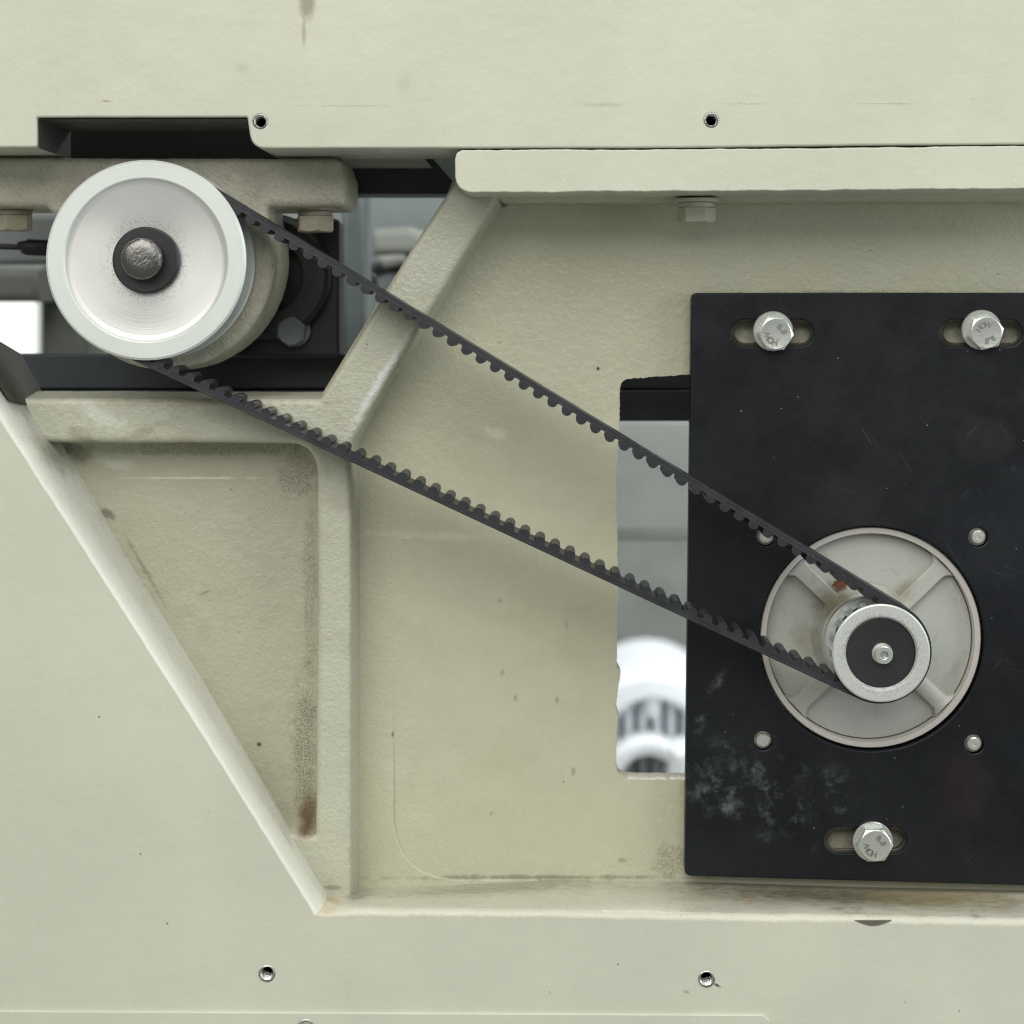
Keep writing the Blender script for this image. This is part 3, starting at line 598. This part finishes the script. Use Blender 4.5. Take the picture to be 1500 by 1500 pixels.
# ================================================================== TIMING BELT
BD0, BD1 = 15.4, 40.0; TH = 3.0
RL, RS = 47.9, 25.6                                          # outer (back) radii, mm
cL = Vector((LCX, LCZ))*1000; cS = Vector((SCX, SCZ))*1000
dv = cS-cL; Dc = dv.length; ax = math.atan2(dv.y, dv.x); be = math.asin((RL-RS)/Dc)
def path(off, arcstep=3.0):
    """closed path (pos, outward normal, pitch-line length), clockwise from the upper run's start; off = inset from the belt back"""
    pts = []; s = 0.0; pr = 2.3
    aU = ax + PI/2 - be; aD = ax - PI/2 + be
    def at(c, r, a): return c + Vector((math.cos(a), math.sin(a)))*(r-off)
    T = math.sqrt(Dc*Dc-(RL-RS)**2)
    segs = []
    nU = Vector((math.cos(aU), math.sin(aU))); nD = Vector((math.cos(aD), math.sin(aD)))
    segs.append(('line', cL+nU*(RL-off), cS+nU*(RS-off), nU, T))
    segs.append(('arc', cS, RS, aU, aD-aU, (RS-pr)*(aU-aD)))          # clockwise round the small pulley
    segs.append(('line', cS+nD*(RS-off), cL+nD*(RL-off), nD, T))
    segs.append(('arc', cL, RL, aD, -(2*PI-(aU-aD)), (RL-pr)*(2*PI-(aU-aD))))
    return segs
def sample(segs, s, off):
    for g in segs:
        L = g[4] if g[0] == 'line' else g[5]
        if s <= L:
            f = s/L
            if g[0] == 'line': return g[1].lerp(g[2], f), g[3]
            a = g[3]+g[4]*f; nn = Vector((math.cos(a), math.sin(a))); return g[1]+nn*(g[2]-off), nn
        s -= L
    return sample(segs, 0, off)
segs = path(0); Ltot = sum(g[4] if g[0] == 'line' else g[5] for g in segs)
belt = thing('timing_belt', 'black toothed rubber timing belt running from the large pulley to the small pulley', 'belt', (0, .027, (LCZ+SCZ)/2))
vs = []; NB = 520
cs = [(0, BD0+.35), (.35, BD0), (1.35, BD0+.02), (1.5, BD0+.14), (1.65, BD0+.02), (TH, BD0), (TH, BD1), (.35, BD1), (0, BD1-.35)]
for k in range(NB):
    p, nn = sample(segs, Ltot*k/NB, 0)
    for o_, d in cs:
        q = p-nn*o_; vs.append((q.x/1000, d/1000, q.y/1000))
m = len(cs); fs = [(k*m+j, k*m+(j+1) % m, ((k+1) % NB)*m+(j+1) % m, ((k+1) % NB)*m+j) for k in range(NB) for j in range(m)]
link('band', mesh_from('band', vs, fs), M['rubber'], belt, 40)
prof = [(-3.35, -.15), (-2.75, .25), (-2.55, .8)]
for k in range(9):
    a = PI*(1-k/8); prof.append((2.58*math.cos(a), 1.0+2.4*math.sin(a)))
prof += [(2.55, .8), (2.75, .25), (3.35, -.15)]
vs = [(x/1000, y/1000, z/1000) for z in (0.12, BD1-BD0-.1) for x, y in prof]; m = len(prof)
fs = [(j, j+1, m+j+1, m+j) for j in range(m-1)] + [tuple(range(m)), tuple(range(m, 2*m))] + [(0, m, 2*m-1, m-1)]
tooth_me = mesh_from('tooth', vs, fs); finish(tooth_me, M['rubber'], 50)
NT_ = 125; pit = Ltot/NT_
binv = belt.matrix_basis.inverted(); s_ph = None
tgt = P(658, 500, BD0)*1000; best = 1e9
for k in range(1000):
    s = pit*k/1000*1.0 + 250
    p, nn = sample(segs, s, 0); q = p-nn*(TH+2.2); e = (q-Vector((tgt.x, tgt.z))).length
    if e < best: best = e; s_ph = s
for k in range(1000):
    s = pit*k/1000 + s_ph - pit/2
for i in range(NT_):
    s = (s_ph + i*pit) % Ltot; p, nn = sample(segs, s, 0); p = p-nn*TH
    t = Vector((nn.y, -nn.x)); inn = -nn
    o = bpy.data.objects.new('tooth', tooth_me); C.objects.link(o); o.parent = belt; o.matrix_parent_inverse = binv
    X = Vector((t.x, 0, t.y)); Y = Vector((inn.x, 0, inn.y)); Z = Vector((0, 1, 0))
    if X.cross(Y).dot(Z) < 0: X = -X
    o.matrix_basis = Matrix(((X.x, Y.x, Z.x, p.x/1000), (X.y, Y.y, Z.y, BD0/1000), (X.z, Y.z, Z.z, p.y/1000), (0, 0, 0, 1)))

# ================================================================== BEHIND THE OPENINGS
tag(box('black_bar', -90, 183, 760, 284, 112, 150, M['bar'], bev=1), 'black steel bar behind the slot notch and the opening top', 'bar')
bm_ = thing('dark_beam', 'dark blue grey beam crossing behind the opening and the ragged cutout', 'beam', P(480, 618, 150))
box('beam_face', -90, 519, 1075, 569.5, 140, 175, M['beam'], bm_, 1); box('beam_flange', -90, 571.5, 1075, 617, 139, 175, M['beam'], bm_, 1)
fb = thing('flange_bearing', 'black flange bearing in shade behind the belt, right of the bracket', 'bearing', P(400, 515, 110))
slab('bearing_foot', [rounded([(300, 320, 20), (497, 320, 10), (497, 524, 6), (300, 524)])], 112, 138, M['bar'], fb, bevel=2)
c = P(390, 405, 100); lathe('bearing_ring', [(20, 101), (31, 101), (33.5, 103), (34.5, 113)], c.x, c.z, M['bar'], fb, 80)
c = P(457, 432, 100); lathe('oil_hole', [(4.6, 100.8), (4.4, 101.2), (0.01, 101.3)], c.x, c.z, M['deep'], fb, 30)
bolt('dull grey hex bolt in shade under the upper belt run', P(432, 484, 109), FACE, plain('dull bolt', (.17, .195, .195), .45, .3, .25), af=14.5, h=6, wr=8.6, wt=2.5, off=(-1.1, -.4), hexrot=.4)
tag(box('blue_grey_column', 500, 270, 536, 520, 260, 300, plain('column', (.20, .235, .245), .5), bev=4), 'blue grey upright column seen through the opening', 'column')
tag(box('blue_grey_cabinet', 440, 275, 720, 560, 520, 700, M['bluegrey'], bev=6), 'blurred blue grey cabinet behind the opening, left of the diagonal rib', 'cabinet')
vh = thing('valve_unit', 'blurred pale valve housing with dark base in front of the blue grey cabinet', 'valve', P(590, 420, 480))
slab('valve_body', [rounded([(540, 335, 14), (600, 332, 20), (640, 348, 12), (650, 372), (545, 372)])], 440, 500, M['valve'], vh, bevel=6)
slab('valve_collar', [rounded([(545, 374, 12), (590, 372), (600, 384), (560, 392, 8)])], 430, 500, M['valve'], vh, bevel=4)
slab('valve_base', [rounded([(535, 386, 8), (640, 384), (640, 402), (560, 400), (535, 410)])], 450, 500, M['bar'], vh, bevel=3)
tag(slab('black_knob', [rounded([(530, 400, 6), (548, 400, 6), (552, 420, 6), (536, 424, 6)])], 300, 320, M['bar'], bevel=3), 'small black stopper beside the blue grey column, just above the belt', 'knob')  # blurred dark knob next to the column
tag(slab('steel_shim', [rounded([(500, 222), (612, 222), (628, 240), (500, 240)])], 68, 100, plain('shim', (.30, .30, .26), .45), bevel=.5), 'thin grey steel shim under the bed above the black bar', 'shim')
tag(slab('sheet_bracket', [rounded([(628, 226), (690, 226), (690, 268), (660, 262, 6)])], 96, 104, plain('strap', (.24, .27, .28), .5), bevel=.5), 'small grey sheet bracket tucked behind the left end of the upper ledge', 'bracket')
# left of the large pulley
cb = thing('sensor_cable', 'black sensor cable with a plug disappearing behind the large pulley', 'cable', P(40, 365, 130))
def tube(name, pts, r, mat, parent, n=12):
    vs = []; m = len(pts)
    for i, p in enumerate(pts):
        t = (pts[min(i+1, m-1)]-pts[max(i-1, 0)]).normalized(); u = t.cross(Vector((0, 1, 0))).normalized(); v = t.cross(u)
        rr_ = r[i] if isinstance(r, list) else r
        for k in range(n): a = 2*PI*k/n; vs.append(p+u*(rr_*math.cos(a))+v*(rr_*math.sin(a)))
    fs = [(i*n+k, i*n+(k+1) % n, (i+1)*n+(k+1) % n, (i+1)*n+k) for i in range(m-1) for k in range(n)]
    return link(name, mesh_from(name, vs, fs), mat, parent, 60)
tube('cord', [P(-90+i*10, 372-8*math.sin(i*.28)*.6-i*0.9, 130) for i in range(13)], .0016, M['bar'], cb)
tube('plug', [P(x, y, 130) for x, y in ((26, 360), (34, 360), (34.5, 362), (40, 362), (90, 364), (120, 364))], [.0022, .003, .0036, .0046, .0046, .0046], M['bar'], cb)
tag(box('pale_guard', -90, 315, 120, 386, 230, 260, plain('guard', (.15, .165, .16), .5), bev=3), 'pale grey guard plate behind the sensor cable', 'guard')
tag(box('dark_box', -90, 394, 59, 441, 330, 420, M['greybox'], bev=5), 'blurred dark grey box above the bright window', 'box')
tag(box('grey_post', 61, 390, 130, 560, 380, 430, plain('post', (.11, .12, .10), .6), bev=3), 'blurred grey green post beside the bright window', 'post')
tag(box('bright_window', -110, 441, 52, 530, 1150, 1160, M['window'], bev=1), 'small overexposed bright window left of the large pulley', 'window')
# through the ragged cutout
tag(box('pale_guard', 860, 600, 1090, 795, 330, 356, M['pale'], bev=10), 'pale grey sheet panel below the dark beam in the ragged cutout', 'panel')
mo = thing('electric_motor', 'blurred white electric motor with fan grille seen through the ragged cutout', 'motor', P(955, 1220, 1000))
MD = 950.0; cx, cy = 957, 1090; c = P(cx, cy, MD); km = (1+MD/1000)/3
lathe('cowl', [(62*km, MD+14), (64*km, MD+2), (72*km, MD-6), (95*km, MD-2), (108*km, MD+14), (114*km, MD+40), (116*km, MD+160)], c.x, c.z, M['white'], mo, 80)
lathe('cowl_back', [(.01, MD+30), (66*km, MD+30)], c.x, c.z, M['slate'], mo, 60)
slab('lifting_lug', [rounded([(938, 966, 8), (974, 966, 8), (980, 1000), (932, 1000)])], MD+40, MD+80, M['white'], mo, bevel=8, res=3)
slab('cowl_tab', [rounded([(944, 1015, 4), (968, 1015, 4), (966, 1052, 8), (948, 1052, 8)])], MD-2, MD+14, M['white'], mo, bevel=3)
for x in (900, 921, 942, 963, 984, 1005): slab('grille_bar', [rounded([(x-6, 1030, 3), (x+6, 1030, 3), (x+6, 1150, 3), (x-6, 1150, 3)])], MD+12, MD+26, M['bluegrey'] if 0 else plain('bar%d' % x, (.66, .70, .73), .5), mo, bevel=2)
c2 = P(950, 1148, MD-30); lathe('shaft_guard', [(40*km*.97, MD-20), (44*km*.97, MD-30), (58*km*.97, MD-30), (64*km*.97, MD-20), (66*km*.97, MD+10)], c2.x, c2.z, M['white'], mo, 60)
slab('terminal_box', [rounded([(985, 1100, 10), (1060, 1090), (1060, 1200), (970, 1200, 6)])], MD-60, MD+10, M['white'], mo, bevel=8)
wl = box('wall', -400, -200, 1700, 1900, 1700, 1730, M['wall'], bev=2); wl['kind'] = 'structure'
